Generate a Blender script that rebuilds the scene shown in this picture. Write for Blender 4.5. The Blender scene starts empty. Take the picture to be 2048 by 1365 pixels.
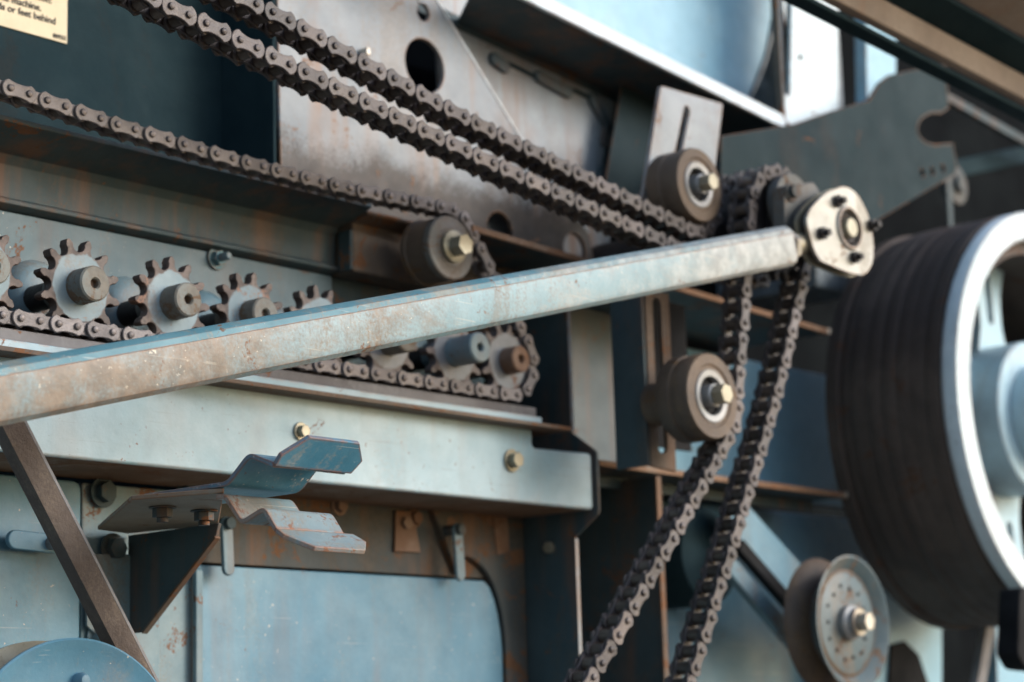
import bpy, bmesh, math, random
from mathutils import Vector, Matrix
from mathutils.geometry import delaunay_2d_cdt
random.seed(7)
R_ = math.radians
scn = bpy.context.scene
COL = scn.collection
# ------------------------------------------------------------------ camera
# world: X runs along the machine's side, Y points into the machine, Z up
FPX = 4200.0
YAW, PITCH, ROLL = R_(41), R_(10.8), R_(1.7)
CAM = Vector((0, -1.55, 1.3))
Fw = Vector((math.cos(PITCH)*math.cos(YAW), math.cos(PITCH)*math.sin(YAW), math.sin(PITCH)))
r0 = Vector((math.sin(YAW), -math.cos(YAW), 0)); u0 = r0.cross(Fw)
Rt = math.cos(ROLL)*r0 - math.sin(ROLL)*u0
Up = math.sin(ROLL)*r0 + math.cos(ROLL)*u0
cd = bpy.data.cameras.new('camera'); cam = bpy.data.objects.new('camera', cd); COL.objects.link(cam)
cd.sensor_width = 36; cd.lens = FPX/2048*36; cd.clip_start = .05; cd.clip_end = 200
m3 = Matrix((Rt, Up, -Fw)).transposed()
cam.matrix_world = Matrix.Translation(CAM) @ m3.to_4x4()
cd.dof.use_dof = True; cd.dof.focus_distance = 1.72; cd.dof.aperture_fstop = 5.0; cd.dof.aperture_blades = 7
scn.camera = cam
# ------------------------------------------------------------------ light
SUN_DIR = Vector((.52, -.76, .40)).normalized()      # towards the light
w = bpy.data.worlds.new('World'); scn.world = w; w.use_nodes = True
nt = w.node_tree; bg = nt.nodes['Background']; sky = nt.nodes.new('ShaderNodeTexSky')
sky.sky_type = 'NISHITA'; sky.sun_disc = False
sky.sun_elevation = math.asin(SUN_DIR.z); sky.sun_rotation = math.atan2(SUN_DIR.x, SUN_DIR.y)
sky.air_density = 1.0; sky.dust_density = 1.5; sky.ozone_density = 2.0
nt.links.new(sky.outputs[0], bg.inputs[0]); bg.inputs[1].default_value = .145
sl = bpy.data.lights.new('sun', 'SUN'); sun = bpy.data.objects.new('sun', sl); COL.objects.link(sun)
sl.energy = 1.2; sl.angle = R_(28); sl.color = (1, .99, .98)
sun.rotation_euler = (-SUN_DIR).to_track_quat('-Z', 'Y').to_euler(); sun.location = (4, -4, 5)
scn.view_settings.view_transform = 'Standard'; scn.view_settings.look = 'None'
scn.view_settings.gamma = 1; scn.view_settings.use_curve_mapping = False
scn.view_settings.exposure = 0.92
# ------------------------------------------------------------------ pixel -> place
def ray(x, y): return Fw + Rt*((x-1024)/FPX) - Up*((y-682.5)/FPX)
def P(x, y, o):                      # the point of the upright plane at distance o out from the side wall
    d = ray(x, y); return CAM + d*((-o-CAM.y)/d.y)
def PX(x, y, X):
    d = ray(x, y); return CAM + d*((X-CAM.x)/d.x)
def PZ(x, y, Z):
    d = ray(x, y); return CAM + d*((Z-CAM.z)/d.z)
def xz(x, y, o): p = P(x, y, o); return (p.x, p.z)
def depth(v): return (v-CAM).dot(Fw)
def poly(pts, o): return [xz(a, b, o) for a, b in pts]
# ------------------------------------------------------------------ materials
MATS = {}
def L(c): return tuple((x/255/12.92 if x/255 <= .04045 else ((x/255+.055)/1.055)**2.4) for x in c)
def material(name, base, var=None, rust=0., rustcol=(.17, .075, .035), dust=0., dustcol=(.30, .24, .19), rough=.5, metal=0.,
             bump=.25, chips=0., chipcol=None, scale=1., streak=0., edge=0., radial=None, spec=.3, grime=None, scratch=0., objvar=0.):
    m = bpy.data.materials.new(name); m.use_nodes = True; t = m.node_tree; N = t.nodes; K = t.links
    b = N['Principled BSDF']
    geo = N.new('ShaderNodeNewGeometry'); tc = N.new('ShaderNodeTexCoord'); oi = N.new('ShaderNodeObjectInfo')
    off = N.new('ShaderNodeVectorMath'); off.operation = 'MULTIPLY_ADD'
    rv = N.new('ShaderNodeCombineXYZ')
    for i in range(3): K.new(oi.outputs['Random'], rv.inputs[i])
    off.inputs[1].default_value = (3.1, 5.7, 4.3)
    K.new(rv.outputs[0], off.inputs[0]); K.new(geo.outputs['Position'], off.inputs[2])
    pos = off.outputs[0]
    def noise(sc, det=6, rgh=.6, dist=0, vec=None):
        n = N.new('ShaderNodeTexNoise'); n.inputs['Scale'].default_value = sc*scale; n.inputs['Detail'].default_value = det
        n.inputs['Roughness'].default_value = rgh; n.inputs['Distortion'].default_value = dist
        K.new(vec or pos, n.inputs['Vector']); return n.outputs['Fac']
    def ramp(fac, a, b_):
        r = N.new('ShaderNodeMapRange'); r.inputs['From Min'].default_value = a; r.inputs['From Max'].default_value = b_
        r.interpolation_type = 'SMOOTHSTEP'; K.new(fac, r.inputs['Value']); return r.outputs[0]
    def mul(a, k):
        r = N.new('ShaderNodeMath'); r.operation = 'MULTIPLY'; K.new(a, r.inputs[0])
        if isinstance(k, (int, float)): r.inputs[1].default_value = k
        else: K.new(k, r.inputs[1])
        return r.outputs[0]
    def mix(fac, a, c):
        x = N.new('ShaderNodeMix'); x.data_type = 'RGBA'
        if isinstance(fac, (int, float)): x.inputs[0].default_value = fac
        else: K.new(fac, x.inputs[0])
        for s, v in ((6, a), (7, c)):
            if isinstance(v, tuple): x.inputs[s].default_value = (*v, 1)
            else: K.new(v, x.inputs[s])
        return x.outputs[2]
    grain = noise(330, 2, .5)
    def patch(n, t0, t1, k=.22):          # a patch mask with a speckled border
        a = N.new('ShaderNodeMath'); a.operation = 'MULTIPLY_ADD'; a.inputs[1].default_value = k; K.new(grain, a.inputs[0])
        c_ = N.new('ShaderNodeMath'); c_.operation = 'SUBTRACT'; c_.inputs[1].default_value = k*.5; K.new(n, a.inputs[2]); K.new(a.outputs[0], c_.inputs[0])
        return ramp(c_.outputs[0], t0, t1)
    if objvar:
        bv_ = N.new('ShaderNodeMapRange'); bv_.inputs['To Min'].default_value = 1-objvar; bv_.inputs['To Max'].default_value = 1+objvar
        K.new(oi.outputs['Random'], bv_.inputs['Value'])
    col = mix(ramp(noise(7, 7, .62, .4), .36, .64), base, var or tuple(min(1, c*1.35+.01) for c in base))
    col = mix(mul(ramp(noise(38, 6, .7), .35, .8), .35), col, tuple(c*.62 for c in base))
    if radial:                            # bare worn metal outside a radius, paint inside
        sx = N.new('ShaderNodeVectorMath'); sx.operation = 'MULTIPLY'; sx.inputs[1].default_value = (1, 0, 1)
        K.new(tc.outputs['Object'], sx.inputs[0])
        ln = N.new('ShaderNodeVectorMath'); ln.operation = 'LENGTH'; K.new(sx.outputs[0], ln.inputs[0])
        ad = N.new('ShaderNodeMath'); ad.operation = 'MULTIPLY_ADD'; ad.inputs[1].default_value = .012
        K.new(noise(60, 4), ad.inputs[0]); K.new(ln.outputs['Value'], ad.inputs[2])
        rm = ramp(ad.outputs[0], radial[0]+.005, radial[0]+.0075)
        col = mix(rm, col, mix(ramp(noise(90, 5), .35, .7), radial[1], tuple(c*1.9 for c in radial[1])))
    if dust:
        st = N.new('ShaderNodeMapping'); st.inputs['Scale'].default_value = (1, 1, .25); K.new(pos, st.inputs['Vector'])
        dm = patch(noise(10, 9, .68, .6, st.outputs[0]), .60-dust*.30, .70-dust*.26)
        col = mix(mul(dm, min(1, .35+dust*.6)), col, mix(ramp(noise(200, 3), .3, .7), dustcol, tuple(c*.7 for c in dustcol)))
    if streak:
        st = N.new('ShaderNodeMapping'); st.inputs['Scale'].default_value = (26, 26, 1.6); K.new(pos, st.inputs['Vector'])
        sm = mul(ramp(noise(1, 5, .6, 0, st.outputs[0]), .46, .68), ramp(noise(5, 4), .36, .58))
        col = mix(mul(sm, streak), col, tuple(c*1.3 for c in rustcol))
    for gr in (grime or ()):               # caked dirt or wear along one axis: (axis, from, to, colour, strength)
        sp_ = N.new('ShaderNodeSeparateXYZ'); K.new(geo.outputs['Position'], sp_.inputs[0])
        ga = N.new('ShaderNodeMath'); ga.operation = 'MULTIPLY_ADD'; sg = 1 if gr[2] > gr[1] else -1; span = abs(gr[2]-gr[1])
        ga.inputs[1].default_value = sg*span*2.4
        K.new(noise(14, 10, .74, .7), ga.inputs[0]); K.new(sp_.outputs[gr[0]], ga.inputs[2])
        gb_ = N.new('ShaderNodeMath'); gb_.operation = 'MULTIPLY_ADD'; gb_.inputs[1].default_value = sg*span*.7
        K.new(grain, gb_.inputs[0]); K.new(ga.outputs[0], gb_.inputs[2])
        sh_ = sg*span*1.55
        gm = ramp(gb_.outputs[0], gr[1]+sh_, gr[2]+sh_)
        col = mix(mul(gm, gr[4]), col, mix(ramp(noise(60, 6), .35, .65), gr[3], tuple(c*.6 for c in gr[3])))
    rmask = None
    if rust:
        rmask = patch(noise(15, 10, .74, .9), .665-rust*.36, .70-rust*.34, .16)
        rc = mix(noise(120, 4), tuple(c*.6 for c in rustcol), tuple(c*1.5 for c in rustcol))
        col = mix(mul(rmask, .85), col, rc)
    if chips:
        cm = mul(ramp(noise(230, 3, .6), .70-chips*.1, .73-chips*.1), ramp(noise(18, 4), .42, .6))
        col = mix(cm, col, chipcol or (.55, .5, .42))
    if scratch:
        for rx_, rz_ in ((.4, .5), (1.1, -.7)):
            sm_ = N.new('ShaderNodeMapping'); sm_.inputs['Rotation'].default_value = (rx_, rz_, rz_*1.7); sm_.inputs['Scale'].default_value = (3, 260, 260)
            K.new(pos, sm_.inputs['Vector'])
            sc2 = mul(ramp(noise(1/scale, 3, .5, 0, sm_.outputs[0]), .66, .70), ramp(noise(20, 3), .45, .6))
            col = mix(mul(sc2, scratch), col, chipcol or (.6, .58, .52))
    if edge:
        bv = N.new('ShaderNodeBevel'); bv.samples = 4; bv.inputs['Radius'].default_value = edge
        dt = N.new('ShaderNodeVectorMath'); dt.operation = 'DOT_PRODUCT'
        K.new(bv.outputs[0], dt.inputs[0]); K.new(geo.outputs['Normal'], dt.inputs[1])
        iv = N.new('ShaderNodeMath'); iv.operation = 'SUBTRACT'; iv.inputs[0].default_value = 1; K.new(dt.outputs['Value'], iv.inputs[1])
        em = mul(ramp(iv.outputs[0], .006, .06), ramp(noise(55, 5), .34, .52))
        col = mix(em, col, mix(noise(140, 3), tuple(c*.8 for c in rustcol), tuple(min(1, c*2.2) for c in rustcol)))
    if objvar:
        vm = N.new('ShaderNodeVectorMath'); vm.operation = 'SCALE'; K.new(col, vm.inputs[0]); K.new(bv_.outputs[0], vm.inputs['Scale']); col = vm.outputs[0]
    K.new(col, b.inputs['Base Color'])
    rr = N.new('ShaderNodeMapRange'); rr.inputs['To Min'].default_value = max(.05, rough-.12); rr.inputs['To Max'].default_value = min(1, rough+.2)
    K.new(noise(25, 6), rr.inputs['Value']); rro = rr.outputs[0]
    if rmask is not None:
        x = N.new('ShaderNodeMix'); K.new(rmask, x.inputs[0]); K.new(rro, x.inputs[2]); x.inputs[3].default_value = .9; rro = x.outputs[0]
    K.new(rro, b.inputs['Roughness'])
    b.inputs['Metallic'].default_value = metal
    b.inputs['Specular IOR Level'].default_value = spec
    bp = N.new('ShaderNodeBump'); bp.inputs['Strength'].default_value = bump; bp.inputs['Distance'].default_value = .0012
    K.new(noise(150, 5, .65), bp.inputs['Height'])
    bp2 = N.new('ShaderNodeBump'); bp2.inputs['Strength'].default_value = min(1, bump*.8); bp2.inputs['Distance'].default_value = .006
    K.new(noise(11, 3, .5), bp2.inputs['Height']); K.new(bp.outputs[0], bp2.inputs['Normal']); K.new(bp2.outputs[0], b.inputs['Normal'])
    MATS[name] = m; return m
RUST = (.15, .07, .035)
material('paint', (.12, .205, .245), (.19, .265, .29), rust=.22, dust=.26, dustcol=(.22, .18, .14), streak=.45, rough=.42, chips=.1, scratch=.2, chipcol=(.3, .28, .25))
material('paint_door', (.085, .215, .305), (.15, .28, .36), rust=.06, dust=.14, dustcol=(.20, .26, .28), rough=.42, streak=.25, chips=.12, scratch=.2)
material('paint_beam', (.24, .375, .43), (.33, .445, .49), rust=.12, dust=.12, dustcol=(.36, .34, .31), rough=.36, streak=.18, edge=.003, spec=.4, scratch=.2, chips=.12, chipcol=(.16, .09, .06), rustcol=(.2, .10, .055))
material('paint_rod', (.20, .335, .385), (.29, .41, .45), rust=.2, dust=.22, dustcol=(.24, .17, .115), rough=.42, chips=.35, chipcol=(.6, .55, .45), edge=.002, bump=.35, scratch=.3, spec=.45, rustcol=(.20, .105, .06), grime=((0, 1.50, .85, (.25, .165, .105), .85), (0, 1.40, 1.85, (.50, .50, .48), .85)))
material('paint_teal', (.035, .14, .18), (.06, .19, .23), rust=.12, dust=.35, dustcol=(.24, .22, .17), rough=.42, chips=.35, edge=.0015, scratch=.3, grime=((0, 1.5, 2.0, (.30, .32, .33), .85),))
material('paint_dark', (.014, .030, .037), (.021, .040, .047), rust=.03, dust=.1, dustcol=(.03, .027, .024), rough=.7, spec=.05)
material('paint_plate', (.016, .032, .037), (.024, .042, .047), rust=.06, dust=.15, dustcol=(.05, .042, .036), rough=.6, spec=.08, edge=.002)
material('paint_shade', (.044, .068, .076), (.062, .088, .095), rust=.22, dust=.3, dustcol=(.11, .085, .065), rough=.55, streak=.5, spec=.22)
material('paint_grey', (.27, .30, .32), (.36, .385, .40), rust=.10, dust=.2, rough=.42, streak=.8, rustcol=(.2, .1, .05), edge=.003)
material('paint_bracket_plate', (.23, .255, .275), (.31, .33, .345), rust=.16, dust=.25, rough=.45, streak=.7, rustcol=(.24, .125, .065), edge=.003, grime=((2, 1.935, 1.895, (.05, .034, .025), .95),))
material('paint_brown', (.10, .078, .064), (.15, .115, .09), rust=.35, dust=.5, dustcol=(.17, .12, .085), rough=.6, streak=.5, spec=.2)
material('paint_bright', (.24, .45, .57), (.33, .54, .64), rust=.08, dust=.1, dustcol=(.35, .42, .45), rough=.35, edge=.003, chips=.1, scratch=.2)
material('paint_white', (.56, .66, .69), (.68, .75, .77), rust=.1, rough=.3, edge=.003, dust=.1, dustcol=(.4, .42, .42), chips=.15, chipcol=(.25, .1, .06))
material('bracket_paint', (.05, .18, .27), (.10, .24, .32), rust=.16, dust=.30, dustcol=(.36, .33, .29), rough=.36, chips=.55, chipcol=(.66, .62, .55), edge=.004, bump=.3, rustcol=(.17, .07, .04), scratch=.9)
material('bracket_worn', (.13, .225, .27), (.22, .28, .295), rust=.32, dust=.45, dustcol=(.30, .225, .155), rough=.4, chips=.5, chipcol=(.55, .5, .42), edge=.004, bump=.3, rustcol=(.20, .09, .05), scratch=.6)
material('paint_tan', (.20, .16, .115), (.27, .21, .15), rust=.2, dust=.3, dustcol=(.3, .22, .15), rough=.55, edge=.003)
material('rust_lip', (.16, .085, .045), (.24, .14, .085), rust=.3, dust=.25, rough=.7)
material('chain_steel', (.047, .038, .037), (.088, .072, .070), rough=.42, metal=.15, bump=.8, scale=1.6, dust=.3, dustcol=(.15, .12, .105), spec=.5, objvar=.3)
material('chain_roller', (.095, .074, .062), (.16, .13, .112), rough=.36, metal=.45, bump=.6, scale=1.8, objvar=.35)
material('chain_plate', (.11, .095, .093), (.18, .158, .153), rough=.46, metal=.15, bump=.6, scale=1.6, rust=.12, rustcol=(.085, .05, .035), spec=.45, objvar=.22, dust=.2, dustcol=(.22, .19, .17))
material('paint_idler', (.085, .125, .14), (.13, .17, .18), rust=.3, dust=.3, dustcol=(.2, .16, .12), rough=.4, rustcol=(.14, .08, .045))
material('paint_pale', (.40, .57, .65), (.48, .65, .72), rust=.08, dust=.1, dustcol=(.4, .45, .47), rough=.32, edge=.003)
material('pin_steel', (.15, .128, .12), (.22, .19, .18), rough=.42, metal=.3, bump=.3, scale=2)
material('grease', (.026, .022, .022), (.045, .038, .036), rough=.45, bump=.7)
material('guide_metal', (.085, .075, .075), (.15, .14, .14), rust=.15, dust=.3, dustcol=(.2, .19, .19), rough=.5)
material('sprocket_paint', (.165, .235, .265), (.235, .295, .315), rust=.26, dust=.32, dustcol=(.26, .2, .16), rough=.5, radial=(.0295, (.065, .047, .04)), rustcol=(.26, .155, .11), objvar=.12)
material('sprocket_worn', (.20, .21, .22), (.30, .31, .32), rust=.1, dust=.3, dustcol=(.25, .22, .2), rough=.45, radial=(.0295, (.085, .068, .063)))
material('hub_paint', (.13, .15, .14), (.185, .195, .18), rust=.28, dust=.45, dustcol=(.17, .13, .09), rough=.55, rustcol=(.14, .085, .05))
material('hub_dirty', (.10, .105, .10), (.16, .155, .145), rust=.2, dust=.35, dustcol=(.16, .115, .08), rough=.45, rustcol=(.13, .075, .045))
material('hub_rust', (.15, .075, .04), (.25, .17, .125), rust=.3, rough=.6)
material('roller_rubber', (.085, .062, .048), (.14, .10, .072), rust=.26, dust=.3, dustcol=(.19, .125, .07), rough=.55, rustcol=(.13, .07, .03), bump=.5)
material('roller_steel', (.25, .25, .25), (.36, .36, .355), rust=.05, dust=.15, rough=.38, metal=.3)
material('zinc', (.27, .245, .18), (.38, .35, .27), rough=.38, metal=.45, rust=.12, dust=.25, dustcol=(.2, .15, .09))
material('zinc_pale', (.46, .44, .385), (.58, .555, .49), rough=.33, metal=.35, dust=.35, dustcol=(.24, .20, .14), edge=.002, rust=.1, bump=.35)
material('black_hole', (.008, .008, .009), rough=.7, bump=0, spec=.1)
material('belt', (.095, .072, .06), (.14, .11, .09), rough=.75, bump=1., scale=1.4, dust=.35, dustcol=(.2, .155, .12))
material('belt_edge', (.20, .19, .19), (.27, .26, .26), rough=.7, bump=1., scale=1.5)
material('drum_belt', (.070, .052, .044), (.115, .084, .068), rough=.6, dust=.35, dustcol=(.085, .062, .05), bump=.7, rust=.2, rustcol=(.10, .05, .03), spec=.25)
material('decal_paper', (.60, .50, .33), (.66, .56, .38), rough=.5, dust=.06, bump=.05)
material('ink', (.012, .012, .014), rough=.6, bump=0)
material('shade_black', (.004, .005, .006), (.007, .009, .010), rough=.8, spec=.03, bump=0)  # near-black colour standing in for deep interior shade
material('header_rust', (.055, .065, .066), (.08, .085, .082), rust=.32, dust=.5, dustcol=(.10, .078, .056), rough=.6, streak=.8, spec=.2, rustcol=(.15, .07, .032))
material('paint_mid', (.075, .105, .12), (.11, .14, .155), rust=.18, dust=.25, dustcol=(.15, .13, .11), rough=.45, streak=.4)
material('rod_edge', (.07, .19, .235), (.12, .25, .29), rust=.16, dust=.45, dustcol=(.27, .23, .17), rough=.42, chips=.35, edge=.0015, scratch=.3, grime=((0, 1.35, 1.85, (.40, .42, .42), .85),))
material('plate_steel', (.36, .35, .315), (.46, .445, .40), rough=.32, metal=.35, dust=.4, dustcol=(.17, .14, .10), edge=.002, rust=.14, bump=.35)
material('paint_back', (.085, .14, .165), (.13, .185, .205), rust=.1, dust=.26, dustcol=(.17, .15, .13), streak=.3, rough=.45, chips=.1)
material('tan_paint', (.22, .17, .135), (.30, .235, .19), dust=.4, rough=.6, streak=.3)
material('soil', (.15, .118, .088), (.20, .16, .12), rough=.95, bump=.6, scale=.15)
M = MATS
# ------------------------------------------------------------------ builders
ORG = {}
def tag(o, label, cat, group=None, kind=None):
    if label: o['label'] = label
    if cat: o['category'] = cat
    if group: o['group'] = group
    if kind: o['kind'] = kind
    return o
def thing(name, loc, label, cat, group=None):
    o = bpy.data.objects.new(name, None); COL.objects.link(o); o.location = loc; o.empty_display_size = .02
    ORG[o.name] = Vector(loc); return tag(o, label, cat, group)
def mesh_obj(name, me, parent, origin):
    o = bpy.data.objects.new(name, me); COL.objects.link(o)
    if parent: o.parent = parent; o.location = origin - ORG[parent.name]
    else: o.location = origin
    ORG[o.name] = Vector(origin); return o
def mk(name, geo, mat, parent=None, bevel=0., seg=2, smooth=35, origin=None):
    verts, faces = geo
    if origin is None:
        mn = [min(v[i] for v in verts) for i in range(3)]; mx = [max(v[i] for v in verts) for i in range(3)]
        origin = Vector([(a+b)/2 for a, b in zip(mn, mx)]); origin.z = mn[2]
    me = bpy.data.meshes.new(name)
    me.from_pydata([tuple(Vector(v)-origin) for v in verts], [], faces)
    bm = bmesh.new(); bm.from_mesh(me); bmesh.ops.remove_doubles(bm, verts=bm.verts, dist=1e-6)
    bmesh.ops.recalc_face_normals(bm, faces=bm.faces); bm.to_mesh(me); bm.free()
    me.materials.append(M[mat])
    if smooth: me.shade_smooth(); me.set_sharp_from_angle(angle=R_(smooth))
    o = mesh_obj(name, me, parent, origin)
    if bevel:
        bv = o.modifiers.new('bevel', 'BEVEL'); bv.width = bevel; bv.segments = seg; bv.limit_method = 'ANGLE'; bv.angle_limit = R_(32); bv.harden_normals = True
    return o
def join(*gs):
    V, Fc = [], []
    for v, f in gs:
        k = len(V); V += list(v); Fc += [tuple(i+k for i in q) for q in f]
    return V, Fc
def ellipse(cx, cz, r, n=32, rz=None): return [(cx+r*math.cos(2*math.pi*i/n), cz+(rz or r)*math.sin(2*math.pi*i/n)) for i in range(n)]
def rounded(pts, r, n=5):               # round the corners of a polygon
    out = []; k = len(pts)
    for i in range(k):
        a, b, c = Vector(pts[i-1]), Vector(pts[i]), Vector(pts[(i+1) % k])
        d1, d2 = (a-b), (c-b); q = min(r, d1.length*.45, d2.length*.45)
        p1, p2 = b+d1.normalized()*q, b+d2.normalized()*q
        for j in range(n+1):
            t = j/n; out.append(tuple((1-t)**2*p1 + 2*t*(1-t)*b + t*t*p2))
    return out
def inside(c, lp):
    r = False
    for i in range(len(lp)):
        (x1, y1), (x2, y2) = lp[i-1][:2], lp[i][:2]
        if (y1 > c[1]) != (y2 > c[1]) and c[0] < (x2-x1)*(c[1]-y1)/(y2-y1)+x1: r = not r
    return r
def prism(outline, holes, mapf, a, b):  # outline in 2d, mapf(u, v, w) -> world, w from a to b
    loops = [outline]+list(holes); V = []; Fc = []; idx = []
    flat = [[Vector((p[0], p[1], 0)) for p in lp] for lp in loops]
    pts = [p for lp in flat for p in lp]; n = len(pts); tris = []
    if holes:
        ed = []; k = 0
        for lp in flat: q = len(lp); ed += [(k+i, k+(i+1) % q) for i in range(q)]; k += q
        ov, _, of_, ii = delaunay_2d_cdt([p.to_2d() for p in pts], ed, [], 0, 1e-7)[:4]
        for t in of_:
            c = (ov[t[0]]+ov[t[1]]+ov[t[2]])/3
            if inside(c, outline) and not any(inside(c, h) for h in holes): tris.append([ii[v][0] for v in t])
    V = [mapf(p.x, p.y, a) for p in pts]+[mapf(p.x, p.y, b) for p in pts]
    if holes:
        for t in tris: Fc += [tuple(t), tuple(i+n for i in reversed(t))]
    else: Fc += [tuple(range(n)), tuple(range(2*n-1, n-1, -1))]
    k = 0
    for lp in loops:
        q = len(lp)
        for i in range(q): j = (i+1) % q; Fc.append((k+i, k+j, n+k+j, n+k+i))
        k += q
    return V, Fc
def py(outline, o, t, holes=()): return prism(outline, holes, lambda u, v, s: (u, -s, v), o, o-t)   # plate parallel to the side wall
def px(profile, X0, X1, holes=()): return prism(profile, holes, lambda u, v, s: (s, -u, v), X0, X1)  # profile (o, z) drawn along X
def pz(outline, Z, t): return prism(outline, (), lambda u, v, s: (u, v, s), Z, Z+t)
def box(x0, x1, o0, o1, z0, z1): return px([(o0, z0), (o1, z0), (o1, z1), (o0, z1)], x0, x1)
def lathe(cx, cz, prof, n=56):          # prof: (radius, o) ; turned about an axis square to the side wall
    V, Fc = [], []; k = len(prof)
    for i in range(n):
        a = 2*math.pi*i/n
        for r, o in prof: V.append((cx+r*math.cos(a), -o, cz+r*math.sin(a)))
    for i in range(n):
        for j in range(k-1): Fc.append((i*k+j, i*k+j+1, ((i+1) % n)*k+j+1, ((i+1) % n)*k+j))
    if prof[0][0] > 1e-6: Fc.append(tuple(i*k for i in range(n)))
    if prof[-1][0] > 1e-6: Fc.append(tuple(i*k+k-1 for i in reversed(range(n))))
    return V, Fc
def ring(cx, cz, r_out, r_in, o0, o1, n=56):
    return lathe_closed(cx, cz, [(r_in, o0), (r_out, o0), (r_out, o1), (r_in, o1)], n)
def lathe_closed(cx, cz, prof, n=56):
    V, Fc = [], []; k = len(prof)
    for i in range(n):
        a = 2*math.pi*i/n
        for r, o in prof: V.append((cx+r*math.cos(a), -o, cz+r*math.sin(a)))
    for i in range(n):
        for j in range(k): Fc.append((i*k+j, i*k+(j+1) % k, ((i+1) % n)*k+(j+1) % k, ((i+1) % n)*k+j))
    return V, Fc
def hexa(cx, cz, r, rot=.2): return [(cx+r*math.cos(math.pi/3*i+rot), cz+r*math.sin(math.pi/3*i+rot)) for i in range(6)]
def bolt(cx, cz, o, r, h, mat='zinc', parent=None, washer=True, name='bolt', rot=None):
    g = py(hexa(cx, cz, r, random.random() if rot is None else rot), o+h+(.002 if washer else 0), h)
    if washer: g = join(g, lathe(cx, cz, [(0, o), (r*1.45, o), (r*1.45, o+.0021), (0, o+.0021)], 24))
    return mk(name, g, mat, parent, bevel=.0007)
def strip(pts, t):                      # sheet of thickness t along an open polyline -> closed outline
    pts = [Vector(p) for p in pts]; a, b = [], []
    for i, p in enumerate(pts):
        d = ((pts[min(i+1, len(pts)-1)]-pts[max(i-1, 0)])).normalized(); n = Vector((-d.y, d.x))
        a.append(tuple(p+n*t/2)); b.append(tuple(p-n*t/2))
    return a+b[::-1]
def smoothline(pts, r, n=4):
    out = [pts[0]]
    for i in range(1, len(pts)-1):
        a, b, c = Vector(pts[i-1]), Vector(pts[i]), Vector(pts[i+1])
        q = min(r, (a-b).length*.45, (c-b).length*.45); p1, p2 = b+(a-b).normalized()*q, b+(c-b).normalized()*q
        for j in range(n+1):
            s = j/n; out.append(tuple((1-s)**2*p1+2*s*(1-s)*b+s*s*p2))
    return out+[pts[-1]]
def slot(ax, az, bx, bz, r, n=10):      # stadium outline
    d = Vector((bx-ax, bz-az)).normalized(); th = math.atan2(d.y, d.x); out = []
    for i in range(n+1): a = th+math.pi/2+math.pi*i/n; out.append((ax+r*math.cos(a), az+r*math.sin(a)))
    for i in range(n+1): a = th-math.pi/2+math.pi*i/n; out.append((bx+r*math.cos(a), bz+r*math.sin(a)))
    return out
def route(els, step=.002):              # a run of chain or belt: points (x, z, 0, 0) and circles (x, z, r, +1 ccw / -1 cw)
    out = []; segs = []
    for a, b in zip(els, els[1:]):
        c1, c2 = Vector(a[:2]), Vector(b[:2]); d = c2-c1; k = b[2]*b[3]-a[2]*a[3]; D = d.length
        an = math.atan2(d.y, d.x)+math.acos(max(-1, min(1, k/D))); n = Vector((math.cos(an), math.sin(an)))
        segs.append((c1-n*a[2]*a[3], c2-n*b[2]*b[3]))
    for i, (p, q) in enumerate(segs):
        if i and els[i][2] > 0:
            c = Vector(els[i][:2]); r, s = els[i][2], els[i][3]; v0 = segs[i-1][1]-c; v1 = p-c
            a0, a1 = math.atan2(v0.y, v0.x), math.atan2(v1.y, v1.x)
            while s > 0 and a1 < a0-1e-6: a1 += 2*math.pi
            while s < 0 and a1 > a0+1e-6: a1 -= 2*math.pi
            m = max(2, int(abs(a1-a0)*r/step))
            out += [c+Vector((math.cos(a0+(a1-a0)*j/m), math.sin(a0+(a1-a0)*j/m)))*r for j in range(1, m)]
        m = max(2, int((q-p).length/step)); out += [p.lerp(q, j/m) for j in range(m+1)]
    return out
def pins_along(path, pitch):
    pins = [path[0]]; i = 1
    while i < len(path):
        if (path[i]-pins[-1]).length >= pitch:
            a, b = path[i-1], path[i]; lo, hi = 0., 1.
            for _ in range(24):
                mid = (lo+hi)/2
                if (a.lerp(b, mid)-pins[-1]).length < pitch: lo = mid
                else: hi = mid
            pins.append(a.lerp(b, hi)); continue
        i += 1
    return pins
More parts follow.
